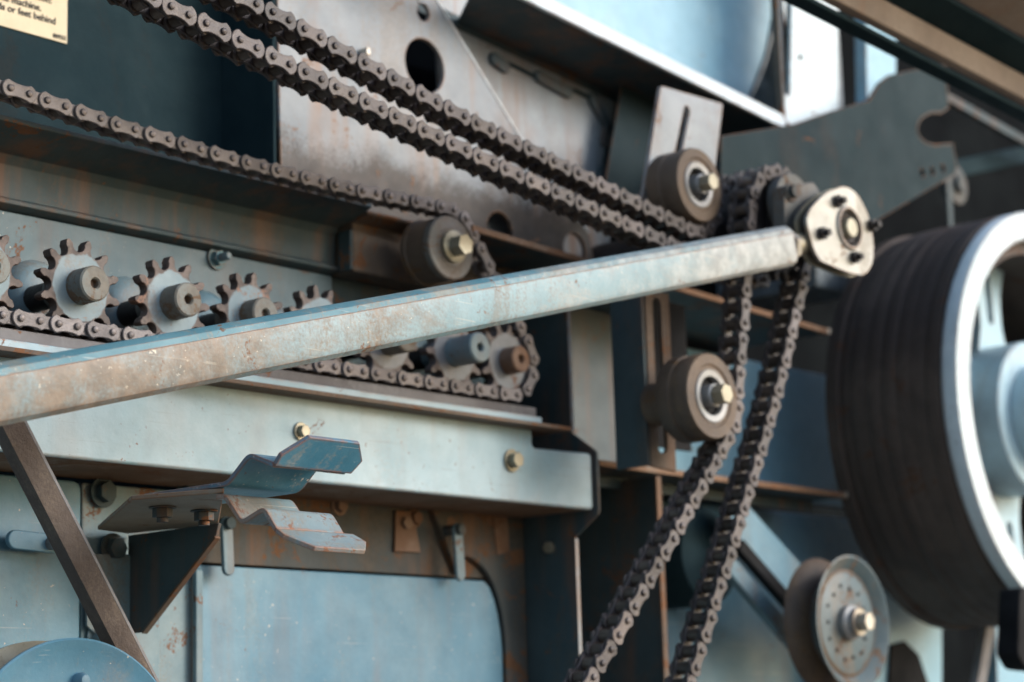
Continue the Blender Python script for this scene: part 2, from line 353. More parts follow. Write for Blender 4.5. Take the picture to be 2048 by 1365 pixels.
# ------------------------------------------------------------------ roller chain
def link_outline(p, h, waist):          # waisted plate with round ends
    r = h/2; out = []; n = 9; q = .86
    for i in range(n+1): a = math.pi*(-.5+i/n)*q; out.append((p/2+r*math.cos(a), r*math.sin(a)))
    e = p/2+r*math.cos(math.pi/2*q); y0 = r*math.sin(math.pi/2*q)
    def wy(x): return r*waist+(y0-r*waist)*(abs(x)/e)**2.4*1.0
    mids = [e*(1-2*k/8) for k in range(1, 8)]
    out += [(x, wy(x)) for x in mids]
    for i in range(n+1): a = math.pi+math.pi*(-.5+i/n)*q; out.append((-p/2+r*math.cos(a), r*math.sin(a)))
    out += [(-x, -wy(x)) for x in mids]
    return out
def raw_mesh(name, parts):              # parts: (geometry, material, bevel)
    me = bpy.data.meshes.new(name); bm = bmesh.new(); names = []
    for (v, f), mt, bw in parts:
        if mt not in names: names.append(mt)
        b2 = bmesh.new(); vs = [b2.verts.new(q) for q in v]
        for q in f: b2.faces.new([vs[i] for i in q])
        bmesh.ops.recalc_face_normals(b2, faces=b2.faces)
        if bw:
            es = [e for e in b2.edges if len(e.link_faces) == 2 and e.calc_face_angle(0) > R_(50)]
            bmesh.ops.bevel(b2, geom=es, offset=bw, segments=1, affect='EDGES')
        for q in b2.faces: q.material_index = names.index(mt)
        t = bpy.data.meshes.new('t'); b2.to_mesh(t); b2.free(); bm.from_mesh(t); bpy.data.meshes.remove(t)
    bm.to_mesh(me); bm.free()
    for n in names: me.materials.append(M[n])
    me.shade_smooth(); me.set_sharp_from_angle(angle=R_(38)); return me
def chain_meshes(p, h, w, waist, pm, tag_):
    t = .0026 if pm == 'chain_plate' else .0036; wi = w*.5-t*2-.0006       # half inner width
    ol = link_outline(p, h, waist); il = link_outline(p, h*.97, waist)
    op = [(py(ol, w/2, t), pm, .0006), (py(ol, -w/2+t, t), pm, .0006)]
    for s in (-1, 1):
        op.append((lathe(s*p/2, 0, [(0, -w/2-.0022), (p*.135, -w/2-.0022), (p*.17, -w/2-.0012), (p*.17, w/2+.0010), (p*.15, w/2+.0022), (p*.09, w/2+.0028), (0, w/2+.0030)], 14), 'pin_steel' if pm == 'chain_plate' else 'chain_steel', 0))
    ip = [(py(il, w/2-t-.0004, t), pm, .0006), (py(il, -w/2+2*t+.0004, t), pm, .0006)]
    for s in (-1, 1): ip.append((lathe(s*p/2, 0, [(0, -wi), (p*.34, -wi), (p*.34, wi), (0, wi)], 16), 'chain_roller', .0005))
    return raw_mesh('outer_link', op), raw_mesh('inner_link', ip)
def chain(name, els, o, pitch, h, w, waist, pm, label, group):
    pins = pins_along(route(els), pitch)
    c = sum(pins, Vector((0, 0)))/len(pins); root = thing(name, (c.x, -o, min(p.y for p in pins)), label, 'chain', group)
    ml = chain_meshes(pitch, h, w, waist, pm, name)
    for i, (a, b) in enumerate(zip(pins, pins[1:])):
        mid = (a+b)/2; d = b-a
        ob = mesh_obj('outer_link' if i % 2 == 0 else 'inner_link', ml[i % 2], root, Vector((mid.x, -o+random.uniform(-.0005, .0005), mid.y)))
        ob.rotation_euler = (random.uniform(-.02, .02), -math.atan2(d.y, d.x), 0)
    return root
# ------------------------------------------------------------------ sprocket outline
def gear(cx, cz, N, pr, rr, ro, rot=0):
    out = []
    for k in range(N):
        a = 2*math.pi*k/N+rot               # tooth gap centred on a
        s = 2*math.pi/N
        for q in range(9):                  # the round seat
            b = math.pi*1.56-math.pi*1.12*(q/8)
            out.append((a, pr+rr*math.cos(b), rr*math.sin(b)))
        tw = s*.10
        for f_, rr_ in ((-1, ro-.0012), (-.55, ro), (.55, ro), (1, ro-.0012)): out.append((a+s/2+tw*f_, None, rr_))
    pts = []
    for a, x, y in out:
        if x is None: pts.append((cx+y*math.cos(a), cz+y*math.sin(a)))
        else: pts.append((cx+x*math.cos(a)-y*math.sin(a), cz+x*math.sin(a)+y*math.cos(a)))
    return pts
#=================================================================== SETTING
g = mk('ground', ([(-6, -8, 0), (8, -8, 0), (8, 3, 0), (-6, 3, 0)], [(0, 1, 2, 3)]), 'soil', smooth=0)
tag(g, None, None, kind='structure')
#=================================================================== MACHINE BODY (fixed sheet metal)
body = thing('machine_body', (1.6, 0.3, 0), 'faded blue sheet metal side of the machine carrying the chains and pulleys', 'machine')
def part(name, geo, mat, bevel=.0015, parent=body, **k): return mk(name, geo, mat, parent, bevel, **k)
part('inner_wall', box(.3, 4.6, -.36, -.35, .9, 2.9), 'shade_black')  # the shade inside the machine is put into this wall's colour
part('lower_frame', box(.3, 4.6, -.30, 1.0-.95, 0.0, .9), 'paint_shade')
# upper left: dark recessed panel, lipped ledge under the chain, wall behind the sprockets
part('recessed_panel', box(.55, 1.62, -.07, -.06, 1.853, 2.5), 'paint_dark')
part('ledge', px([(-.07, 1.852), (.060, 1.852), (.060, 1.847), (.012, 1.834), (.006, 1.826), (.004, 1.796), (.010, 1.793), (.010, 1.789), (.0, 1.786), (-.02, 1.786), (-.02, 1.838), (-.07, 1.846)], .55, 1.4995), 'paint_shade', .001)
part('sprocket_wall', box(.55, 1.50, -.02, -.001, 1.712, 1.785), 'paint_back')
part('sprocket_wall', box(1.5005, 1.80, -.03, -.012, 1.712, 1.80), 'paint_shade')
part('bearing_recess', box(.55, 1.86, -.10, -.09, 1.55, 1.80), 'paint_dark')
# bolt on the sprocket wall
bx_ = xz(432, 518, .0)
b1 = bolt(*bx_, 0., .008, .006, 'paint_teal', body); 
mk('bolt_end', lathe(*bx_, [(0, .006), (.0042, .006), (.0042, .018), (.003, .02), (0, .02)], 16), 'paint', body)
XB = 1.802
# lower left wall and seams
part('lower_panel', py([(.55, .9), (1.862, .9), (1.862, 1.60), (.55, 1.60)], -.004, .01), 'paint', holes=None) if False else None
part('lower_panel', py(rounded([(.55, .92), (1.178, .92), (1.178, 1.545), (.55, 1.545)], .01), .0, .012), 'paint_door', .002)
part('door_post', py([(1.182, .92), (1.318, .92), (1.318, 1.545), (1.182, 1.545)], -.004, .012), 'paint', .002)
part('overlap_sheet', py(poly([(174, 1108), (318, 1110), (322, 1600), (222, 1600), (218, 1296), (174, 1252)], .004), .004, .0035), 'paint', .001)
part('header_panel', box(1.3185, XB-.005, -.02, -.010, 1.478, 1.60), 'header_rust')
bz = [(1-t)**2*Vector((915, 1109))+2*t*(1-t)*Vector((1000, 1118))+t*t*Vector((1012, 1290)) for t in [k/9 for k in range(10)]]
cor = poly([tuple(v) for v in bz], -.002); dr = poly([(1016, 1500)], -.002)
part('door_frame', py([(XB-.0045, .92), (XB-.0045, 1.60), (1.62, 1.60), (cor[0][0], 1.479)]+cor[1:]+[(dr[0][0], .92)], -.002, .012), 'header_rust', .003)
part('bulkhead', px([(-.09, .92), (.070, .92), (.070, 1.520), (.1035, 1.543), (.1055, 1.548), (.1055, 1.610), (.1035, 1.614), (.070, 1.638), (.070, 1.81), (-.09, 1.81)], XB-.0035, XB), 'paint_shade', .0008)  # left face coloured dark as its unlit side
part('bulkhead_lit_edge', px([(.0705, .92), (.0715, .92), (.0715, 1.519), (.0705, 1.519)], XB-.004, XB+.0005), 'paint_grey', 0)  # pale strips paint the light on the bulkhead's front edge
part('bulkhead_lit_edge', px([(.0705, 1.64), (.0715, 1.64), (.0715, 1.81), (.0705, 1.81)], XB-.004, XB+.0005), 'paint_grey', 0)
part('recess_panel', box(XB+.03, 2.02, -.05, -.04, .92, 1.84), 'paint_mid', .002)
XC = P(1322, 1150, .08).x
part('corner_plate', box(XC-.004, XC, -.06, .0795, .92, 1.598), 'paint_shade', .001)
part('corner_edge', box(XC-.005, XC+.004, .08, .083, .92, 1.598), 'paint_brown', .001)
part('side_panel', box(2.021, 2.70, -.05, -.04, .92, 1.595), 'paint_door', .002)
part('side_panel', box(2.0, 2.75, -.06, -.05, 1.612, 1.80), 'paint_bright', .002)
part('side_panel', box(1.55, 2.35, -.12, -.11, 1.835, 2.10), 'shade_black', .002)
#=================================================================== LOWER RAIL BEAM
beam = thing('rail_beam', (1.3, -.1, 1.548), 'pale blue box beam running below the row of sprockets', 'beam')
out = [(.62, 1.548), (1.797, 1.548), (1.797, 1.611), (1.697, 1.609), (1.697, 1.632), (.62, 1.632)]
mk('front_face', py(rounded(out, .006), .1, .006), 'paint_beam', beam, .003)
mk('bottom_flange', box(.62, 1.796, -.008, .093, 1.5485, 1.5525), 'rust_lip', beam, .001)
bolt(*xz(1022, 922, .1), .1005, .0085, .009, 'zinc', beam, rot=.3)
bolt(*xz(600, 864, .1), .1005, .0062, .006, 'zinc', beam, rot=.1)
mk('nut', px([(.035+.007*math.cos(k*math.pi/3), 1.512+.007*math.sin(k*math.pi/3)) for k in range(6)], XB-.010, XB-.0036), 'zinc', beam, .0007)
#=================================================================== CHAIN GUIDE
gd = thing('chain_guide', (1.35, -.1, 1.63), 'grimy flat guide bar with a thin lip under the sprocket chain', 'rail')
mk('wear_strip', box(.62, 1.712, .070, .094, 1.6425, 1.6545), 'guide_metal', gd, .0015)
mk('guide_bar', box(.62, 1.707, .060, .106, 1.6335, 1.642), 'paint_beam', gd, .0012)
mk('guide_bar', box(.62, 1.703, .055, .1035, 1.6325, 1.633), 'grease', gd)
mk('lip', box(.62, 1.735, .070, .124, 1.6275, 1.6318), 'paint_brown', gd, .0008)
#=================================================================== ACCESS DOOR
door = thing('access_door', (1.5, 0, .95), 'smooth light blue lower panel door with hanging latch tabs', 'door')
dpl = [(1.3195, .93), (1.3195, 1.4755), (cor[0][0]-.003, 1.4755)]+[(a-.003, min(b-.003, 1.4754)) for a, b in cor[1:]]+[(dr[0][0]-.003, .93)]
mk('door_sheet', py(dpl, -.0045, .004), 'paint_door', door, .002)
mk('edge_strip', py([(1.3085, .93), (1.318, .93), (1.318, 1.47), (1.3085, 1.47)], .006, .006), 'paint', door, .002)
for a, b in (((450, 1048), (454, 1138)), ((912, 1060), (918, 1150))):
    p, q = xz(*a, .012), xz(*b, .012)
    lt = mk('latch', py(slot(*p, *q, .0068), .016, .005), 'paint', door, .0015)
    mk('latch_pivot', lathe(*p, [(0, -.004), (.006, -.004), (.006, .022), (0, .022)], 18), 'paint_shade', lt, .001)
lt = mk('latch', py(slot(*xz(28, 1080, .014), *xz(100, 1088, .014), .0085), .018, .006), 'paint_door', door, .0015)
mk('latch_pivot', lathe(*xz(96, 1088, .014), [(0, -.002), (.006, -.002), (.006, .026), (0, .026)], 18), 'paint', lt, .001)
bolt(*xz(215, 1272, .01), -.002, .010, .012, 'paint', door)
# rusty hinge straps and bolt heads in the shadow under the beam
for a, b in ((840, 1035), (820, 1045), (690, 1010), (905, 1045), (985, 1040)):
    bolt(*xz(a, b, .0), -.0098, .0075, .006, 'hub_rust', body)
mk('strap', py(poly([(800, 1020), (835, 1022), (850, 1105), (798, 1103)], .0), -.006, .003), 'hub_rust', body, .001)
mk('strap', py(poly([(893, 1035), (925, 1037), (930, 1080), (895, 1078)], .0), -.006, .003), 'paint_brown', body, .001)
mk('strap', py(poly([(985, 1020), (1015, 1022), (1020, 1105), (995, 1110)], .0), -.006+.006, .003), 'hub_rust', body, .001)
for a, b in ((205, 985), (225, 1098), (375, 985)):
    bolt(*xz(a, b, .0), .0002, .010, .008, 'paint_shade', body)
#=================================================================== SLOTTED / PERFORATED PLATE
pl = thing('perforated_bracket_plate', (1.5, -.02, 1.8), 'tall grey bracket plate with round holes and rust streaks behind the double chain', 'plate')
pts = poly([(552, -260), (740, -260), (868, -8), (1040, 275), (1180, 470), (1195, 560)], .02)
pts = [(1.4045, pts[0][1])]+pts[1:]+[(1.66, 1.80), (1.60, 1.80), (1.56, 1.853), (1.4095, 1.853)]
def hole(cx, cy, ry, o=.02):
    c = P(cx, cy, o); return ellipse(c.x, c.z, ry*depth(c)/FPX, 28)
mk('plate', py(pts, .02, .006, [hole(850, 132, 56), hole(847, 25, 18), hole(1000, 462, 38), hole(1150, 500, 34)]), 'paint_bracket_plate', pl, .0015)
mk('plate_flange', box(1.4005, 1.4043, -.06, .019, 1.853, pts[0][1]), 'paint_dark', pl, .001)
mk('rib', strip and py(poly([(730, 95), (738, 95), (740, 112), (731, 112)], .03), .032, .012), 'zinc_pale', pl, .0015)
mk('dirty_lower_sheet', py([(1.411, 1.837), (1.675, 1.837), (1.640, 1.868), (1.5, 1.885), (1.411, 1.90)], .0235, .003), 'paint_brown', pl, .001) if False else None
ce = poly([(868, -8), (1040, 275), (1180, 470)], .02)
mk('highlight_edge', py(strip(ce, .0035), .0212, .0085), 'paint_white', pl, .001)  # white strip painted as the highlight along the diagonal edge
#=================================================================== PRESSED BACK PANEL WITH WELD BEADS
bk = thing('pressed_panel', (1.8, .01, 1.85), 'pale grey inner panel with weld beads along its rounded corner', 'panel')
mk('sheet', py(poly([(860, -120), (1270, 165), (1215, 520), (900, 520)], -.01), -.01, .005), 'paint_grey', bk, .002)
wl = [(985, 125), (1005, 122), (1060, 150), (1075, 158), (1130, 180), (1145, 180), (1180, 198), (1198, 218), (1215, 250), (1215, 280), (1208, 320), (1205, 350)]
wp = poly(wl, -.01); 
mk('seam', py(strip(smoothline(wp, .012), .0045), -.0070, .0035), 'paint_dark', bk, .001)
for i, (a, b, c, d) in enumerate(((985, 120, 1005, 135), (1075, 155, 1132, 186), (1182, 200, 1216, 262), (1210, 262, 1206, 284), (1200, 345, 1196, 365))):
    mk('weld_bead', py(slot(*xz(a, b, -.01), *xz(c, d, -.01), .008), -.0035, .007), 'paint_mid', bk, .002)
#=================================================================== UPPER CHANNEL BEAM
ub = thing('upper_channel', (1.95, -.06, 2.05), 'sloping channel beam with a bright top edge above the double chain', 'beam')
e0, e1 = P(1000, -45, .095), P(1572, 241, .095)
def along(t, up=0, o=.095): p = e0.lerp(e1, t); return Vector((p.x, -o, p.z+up))
def skewbar(t0, t1, prof, mat, name, parent, bevel=.0015):   # profile (o, dz) swept along the sloping edge
    V = [along(t0, z, o) for o, z in prof]+[along(t1, z, o) for o, z in prof]; n = len(prof)
    Fc = [tuple(range(n)), tuple(range(2*n-1, n-1, -1))]+[(i, (i+1) % n, n+(i+1) % n, n+i) for i in range(n)]
    return mk(name, (V, Fc), mat, parent, bevel)
skewbar(-.4, 1, [(.095, -.012), (.095, .006), (.089, .006), (.089, -.012)], 'paint_white', 'front_lip', ub)
tb = -.4
while True:
    q_ = along(tb, -.012, -.03)-CAM
    if 1024+FPX*q_.dot(Rt)/q_.dot(Fw) > 905: break
    tb += .005
V = [along(-.05, -.012, .088), along(1, -.012, .088), along(1, -.012, -.03), along(tb, -.012, -.03)]
V = V+[v+Vector((0, 0, .005)) for v in V]
mk('web', (V, [(0, 1, 2, 3), (7, 6, 5, 4), (0, 1, 5, 4), (1, 2, 6, 5), (2, 3, 7, 6), (3, 0, 4, 7)]), 'paint_shade', ub, .001)
skewbar(-.4, 1, [(-.009, -.02), (-.009, -.003), (-.0095, -.003), (-.0095, -.02)], 'paint_shade', 'back_leg', ub)
# curved light blue shield above it
sh = thing('curved_shield', (2.0, .05, 2.1), 'large light blue curved shield sheet above the channel beam', 'shield')
pp = poly([(1560, -240), (1552, -30), (1545, 30), (1530, 110), (1500, 190)], .0)
pp = pp+[(pp[-1][0]-.01, along(.9).z), (P(1082, 0, 0).x, along(.1).z), (P(1082, 0, 0).x, pp[0][1])]
mk('sheet', py(pp, .0, .004), 'paint_bright', sh, .002)
mk('rolled_edge', py(strip(smoothline(poly([(1562, -240), (1554, -30), (1547, 30), (1532, 110), (1507, 180), (1472, 235)], .0), .02), .005), .004, .05), 'paint_teal', sh, .001)
# bright slotted flange right of it
fl = thing('slotted_flange', (2.25, -.09, 2.05), 'sunlit white-blue upright flange with a long dark slot', 'bracket')
mk('flange', py(poly([(1556, -220), (1690, -220), (1676, 60), (1678, 232), (1592, 262), (1570, 243)], .09), .09, .005, [slot(*xz(1577, 40, .09), *xz(1574, 183, .09), .0075)] if False else [slot(*xz(1579, -60, .09), *xz(1575, 182, .09), .0065)]), 'paint_white', fl, .0015)
mk('return_edge', box(xz(1556, 100, .09)[0]-.0045, xz(1556, 100, .09)[0]-.0005, .085, .0955, 2.085, 2.35), 'paint_brown', fl, .001)
mk('hole_plug', lathe(*xz(1600, 115, .09), [(0, .0885), (.0035, .0885), (.0035, .0915), (0, .0915)], 16), 'black_hole', fl)
pa = thing('back_column', (2.45, .05, 1.9), 'dark teal upright column beside the bright flange', 'column')
mk('column', box(2.40, 2.50, -.2, .02, 1.9, 2.6), 'paint_teal', pa, .004)
pb = thing('far_strip', (2.6, .05, 1.95), 'bright upright blue strip between dark column and notched plate', 'panel')
mk('strip', py(poly([(1728, -200), (1800, -200), (1790, 260), (1735, 260)], .04), .04, .02), 'paint_bright', pb, .002)
#=================================================================== NOTCHED DARK PLATE
npo = [(1442, 272), (1590, 248), (1665, 222), (1738, 200), (1760, 165), (1780, 150), (1815, 142), (1890, 128), (1897, 216)]
for i in range(13):
    a = math.pi*(.42+1.16*i/12); npo.append((1872+38*math.cos(a), 258-33*math.sin(a)))
npo += [(1905, 288), (1914, 335), (1908, 350), (1885, 365), (1750, 445), (1650, 500), (1600, 520), (1440, 520)]
npl = thing('notched_plate', (2.3, -.12, 1.9), 'dark teal plate with a rounded notch and three small holes', 'plate')
o_n = .13
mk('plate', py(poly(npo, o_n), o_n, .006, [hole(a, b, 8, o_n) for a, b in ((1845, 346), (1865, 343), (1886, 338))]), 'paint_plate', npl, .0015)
mk('highlight_edge', py(strip(poly(npo[7:26], o_n), .0022), o_n+.0006, .007), 'paint_brown', npl, .0004)  # paler strip paints the highlight along notch and right edge
# dark machinery behind the notch: shaft, brace and round hub
bh = thing('rear_shaft', (2.9, .05, 1.95), 'dark shaft with a pale collar behind the notched plate', 'shaft')
mk('shaft', join(py(strip(poly([(1880, 345), (2100, 300)], -.05), .03), -.05, .03)), 'paint_dark', bh, .004)
mk('collar', lathe(*xz(1935, 365, .0), [(0, -.03), (.032, -.03), (.032, -.018), (.014, -.016), (.014, -.008), (0, -.008)], 36), 'paint_shade', bh, .001)
br = thing('rear_brace', (2.9, .02, 2.0), 'thin dark brace sloping down behind the big pulley', 'brace')
mk('bar', py(strip(poly([(1890, 190), (2120, 320)], .0), .014), .0, .01), 'paint_shade', br, .001)
mk('hanger', py(poly([(1893, 360), (1903, 365), (1908, 470), (1900, 470)], .02), .02, .003), 'paint_shade', br, .001)
#=================================================================== SHELF ANGLES
for nm, lb, (a, b), o, mid in (('shelf_angle', 'rusty shelf angle behind the sprocket roller and rod', ((945, 455), (1655, 662)), .10, None),
                               ('shelf_angle', 'rusty shelf angle running below the lower slotted channel', ((1200, 925), (1690, 990)), .08, None)):
    p, q = P(*a, o), P(*b, o)
    s = thing(nm, (p+q)/2, lb, 'angle', 'rusty shelf angles')
    def bar(prof, mat, name, bev=.0008):
        V = [(p.x, -(o+do), p.z+dz) for do, dz in prof]+[(q.x, -(o+do), q.z+dz) for do, dz in prof]; n = len(prof)
        mk(name, (V, [tuple(range(n)), tuple(range(2*n-1, n-1, -1))]+[(i, (i+1) % n, n+(i+1) % n, n+i) for i in range(n)]), mat, s, bev)
    bar([(0, -.004), (0, .003), (-.004, .003), (-.004, -.004)], 'rust_lip', 'front_lip')
    bar([(-.0045, -.004), (-.0045, .0), (-.24, .0), (-.24, -.004)], 'paint_shade', 'shelf')
    mk('end_tip', box(q.x+.0004, q.x+.006, o-.02, o+.001, q.z-.004, q.z+.004), 'zinc_pale', s, .001)
    if nm and b[1] > 900:
        bar([(-.05, -.0045), (-.05, -.018), (-.054, -.018), (-.054, -.0045)], 'paint_shade', 'down_leg')
#=================================================================== SLOTTED BRACKETS FOR THE ROLLERS
sb = thing('upper_slotted_bracket', (1.9, -.15, 1.95), 'pale plate with a long slot holding the upper chain roller', 'bracket')
o_b = .165
mk('plate', py(rounded(poly([(1322, 172), (1446, 208), (1420, 420), (1285, 400)], o_b), .004), o_b, .005, [slot(*xz(1374, 222, o_b), *xz(1352, 330, o_b), .006)]), 'paint_grey', sb, .001)
mk('shade_backing', py(poly([(1330, 200), (1440, 225), (1410, 400), (1295, 395)], .13), .13, .004), 'black_hole', sb)  # black sheet added as the shade seen through the slot
mk('side_leg', py(poly([(1245, 160), (1318, 172), (1280, 400), (1205, 400)], .02), .02, .004), 'paint_plate', sb, .001)
sc = thing('lower_slotted_channel', (1.85, -.17, 1.61), 'upright dirty channel with a long slot holding the lower chain roller', 'bracket')
o_c = .185
mk('front_plate', py(poly([(1290, 578), (1338, 588), (1354, 945), (1303, 932)], o_c), o_c, .005, [slot(*xz(1314, 610, o_c), *xz(1326, 893, o_c), .0075)]), 'paint_brown', sc, .0015)
mk('shade_backing', box(1.83, 1.93, o_c-.05, o_c-.046, 1.62, 1.79), 'black_hole', sc)  # black sheet in place of the channel's inner shade
e = poly([(1290, 578), (1303, 932)], o_c)
mk('side_leg', box(min(e[0][0], e[1][0])-.0045, min(e[0][0], e[1][0])-.0005, o_c-.045, o_c-.001, e[1][1], e[0][1]), 'paint_shade', sc, .001)
#=================================================================== SPROCKETS
spx = [(-45, 534), (155, 565), (340, 600), (497, 625), (636, 652), (770, 688), (904, 708), (1010, 725)]
slab = ['leftmost sprocket cut by the picture edge', 'second sprocket from the left with a clean blue face', 'third sprocket with bare tan patches around its hub',
        'fourth sprocket, half hidden by the connecting rod', 'fifth sprocket, only its top teeth above the rod', 'sixth sprocket, just below the connecting rod',
        'seventh sprocket with a long blue hub beside the last one', 'end sprocket with a rusty hub where the chain turns up']
PITCH = .0193; PR = PITCH/(2*math.sin(math.pi/12))
SZ = 1.7008; O_S = .088
SX = [P(a, b, O_S).x for a, b in spx]
for i, X in enumerate(SX):
    last = i == 7
    s = thing('sprocket', (X, -.02, SZ-.045), slab[i], 'sprocket', 'row of sprockets on the chain')
    og = Vector((X, -O_S, SZ))
    rot = [.1, .05, .3, .16, .42, .2, .33, .12][i]
    mk('toothed_disc', py(gear(X, SZ, 12, PR, .0062, .0437, rot), O_S+.0045, .0105), 'sprocket_worn' if i > 4 else 'sprocket_paint', s, .0009, origin=og)
    hl = [.021, .021, .022, .020, .021, .027, .036, .019][i]; hr = .0158 if not last else .0145
    h = lathe_closed(X, SZ, [(.0042, O_S-.03), (hr, O_S-.03), (hr, O_S+.0045+hl-.0015), (hr-.0015, O_S+.0045+hl), (.0055, O_S+.0045+hl), (.0042, O_S+.0045+hl-.0015)], 40)
    hb = mk('hub', h, 'hub_rust' if last else ('paint' if i == 6 else 'hub_paint'), s)
    mk('bore', lathe(X, SZ, [(0, O_S), (.0041, O_S), (.0041, O_S+.018), (0, O_S+.018)], 16), 'hub_rust', hb)
    mk('shaft_collar', lathe(X, SZ, [(0, -.1), (.012, -.1), (.012, O_S-.031), (0, O_S-.031)], 24), 'grease', s)
    bq = mk('bearing_housing', lathe(X+.012, SZ+.004, [(0, -.019), (.036, -.019), (.036, .012), (.030, .022), (.024, .026), (0, .026)], 40), 'paint', s)
#=================================================================== IDLER ROLLER OF THE SPROCKET CHAIN
ro = thing('flanged_idler', (1.5776, -.05, 1.778), 'dark flanged roller with brass-coloured bolt under the sprocket chain end', 'roller')
rx, rz = 1.5776, 1.8105
mk('drum', lathe(rx, rz, [(0, .058), (.036, .058), (.036, .063), (.0340, .065), (.0340, .088), (0, .088)], 56), 'roller_rubber', ro, .0008)
mk('front_disc', lathe(rx, rz, [(0, .0885), (.0335, .0885), (.0345, .0895), (.0345, .0965), (.033, .098), (.022, .0985), (.020, .100), (0, .100)], 56), 'hub_dirty', ro)
mk('washer', lathe(rx, rz, [(0, .1005), (.0175, .1005), (.0175, .104), (.013, .106), (0, .106)], 36), 'zinc', ro)
bolt(rx, rz, .1065, .0118, .013, 'zinc', ro, washer=False, rot=.35)
arm = thing('roller_support_box', (1.5, -.03, 1.79), 'dirty brown box section carrying the flanged roller', 'bracket')
mk('box', px([(-.008, 1.786), (.028, 1.786), (.028, 1.838), (.050, 1.843), (.050, 1.848), (-.008, 1.848)], 1.5025, 1.66), 'paint_brown', arm, .003)
mk('end_plate', box(1.4965, 1.5015, .011, .030, 1.7865, 1.83), 'paint_shade', arm, .002)
#=================================================================== SPROCKET CHAIN
xt = rx
chain('roller_chain', [(.60, 1.872, 0, 0), (.95, 1.868, 0, 0), (1.06, 1.8605, 0, 0), (1.14, 1.8545, 0, 0), (1.28, 1.8485, 0, 0), (1.42, 1.8475, 0, 0), (rx, rz, .0425, -1),
                       (SX[7], SZ, PR, -1), (.60, SZ-PR, 0, 0)], .088, PITCH, .0162, .021, .74, 'chain_plate',
      'brown roller chain looping over the flanged roller and under the row of sprockets', 'roller chains')
#=================================================================== DRIVE SPROCKETS, ROLLERS AND THEIR CHAINS
O2, O3 = .200, .245
DC = P(1545, 450, O3); dx, dz = DC.x+.002, DC.z
R2 = .0600; P2 = 2*R2*math.sin(math.pi/19)
r1c = P(1400, 370, .222); r1x, r1z = r1c.x, r1c.z; R1 = .0425
r2c = P(1425, 792, .265); r2x, r2z = r2c.x, r2c.z; RL = .0465
while (Vector((r1x, r1z))-Vector((dx, dz))).length < R1+.010+R2+.001: r1x -= .001
def idler(name, cx, cz, Rr, of, wd, label, o_back):
    t = thing(name, (cx, -o_back, cz-Rr), label, 'roller', 'grooved chain rollers')
    g = lathe_closed(cx, cz, [(Rr*.62, of-wd), (Rr*.97, of-wd), (Rr, of-wd+.002), (Rr, of-wd*.60), (Rr*.965, of-wd*.58), (Rr*.965, of-wd*.40), (Rr, of-wd*.38), (Rr, of-.003), (Rr*.97, of), (Rr*.74, of), (Rr*.70, of-.0015), (Rr*.62, of-.0015)], 64)
    mk('tyre', g, 'roller_rubber', t)
    mk('bearing_race', lathe_closed(cx, cz, [(Rr*.44, of-.006), (Rr*.615, of-.006), (Rr*.615, of-.0008), (Rr*.60, of), (Rr*.46, of-.0005)], 56), 'roller_steel', t)
    mk('bearing_seal', lathe(cx, cz, [(0, of-.02), (Rr*.435, of-.02), (Rr*.435, of-.008), (0, of-.008)], 40), 'black_hole', t)
    mk('spacer', lathe(cx, cz, [(0, of-.0079), (Rr*.27, of-.0079), (Rr*.27, of+.004), (Rr*.24, of+.005), (0, of+.005)], 32), 'roller_steel', t)
    mk('rear_spacer', lathe(cx, cz, [(0, o_back), (Rr*.5, o_back), (Rr*.5, of-wd-.012), (Rr*.4, of-wd-.0005), (0, of-wd-.0005)], 40), 'roller_rubber', t)
    bolt(cx, cz, of+.0055, Rr*.235, .014, 'zinc', t, washer=False)
    return t
idler('upper_chain_roller', r1x, r1z, R1, .222, .044, 'brown grooved roller below the upper slotted plate', .1655)
idler('lower_chain_roller', r2x, r2z, RL, .265, .042, 'brown grooved roller on the lower slotted channel with shiny bearing face', .186)
ds = thing('double_drive_sprocket', (dx, -.2, dz-.07), 'greasy double drive sprocket where both heavy chains wrap behind the rod end', 'sprocket')
for o_, k in ((O2, .1), (O3, .17)):
    mk('toothed_disc', py(gear(dx, dz, 19, R2, .0064, .0665, k), o_+.0045, .009), 'grease', ds, .0009)
mk('shaft', lathe(dx, dz, [(0, -.1), (.022, -.1), (.022, .268), (0, .268)], 36), 'grease', ds)
chain('roller_chain', [P(-60, -300, O2).xz[:] + (0, 0) if False else (1.241-.80*1, 1.9481+.80*.155, 0, 0), (1.241, 1.9475, 0, 0), (1.4715, 1.9065, 0, 0), (r1x, r1z, R1+.0095, 1), (dx, dz, R2, -1),
                       (1.55, 1.862, 0, 0), (1.36, 1.8888, 0, 0), (1.1213, 1.9245, 0, 0), (.5, 2.02, 0, 0)], O2, P2, .0195, .0290, .66, 'chain_steel',
      'heavy greasy double run of chain slanting from the top left to the drive sprocket', 'roller chains')
chain('roller_chain', [(1.40, 1.185, 0, 0), (1.6189, 1.386, 0, 0), (r2x, r2z, RL+.0095, 1), (dx, dz, R2, -1), (1.9324, 1.6662, 0, 0), (1.8327, 1.4942, 0, 0), (1.62, 1.14, 0, 0)],
      O3, P2, .0195, .0290, .66, 'chain_steel', 'greasy chain hanging down in two runs past the lower roller', 'roller chains')
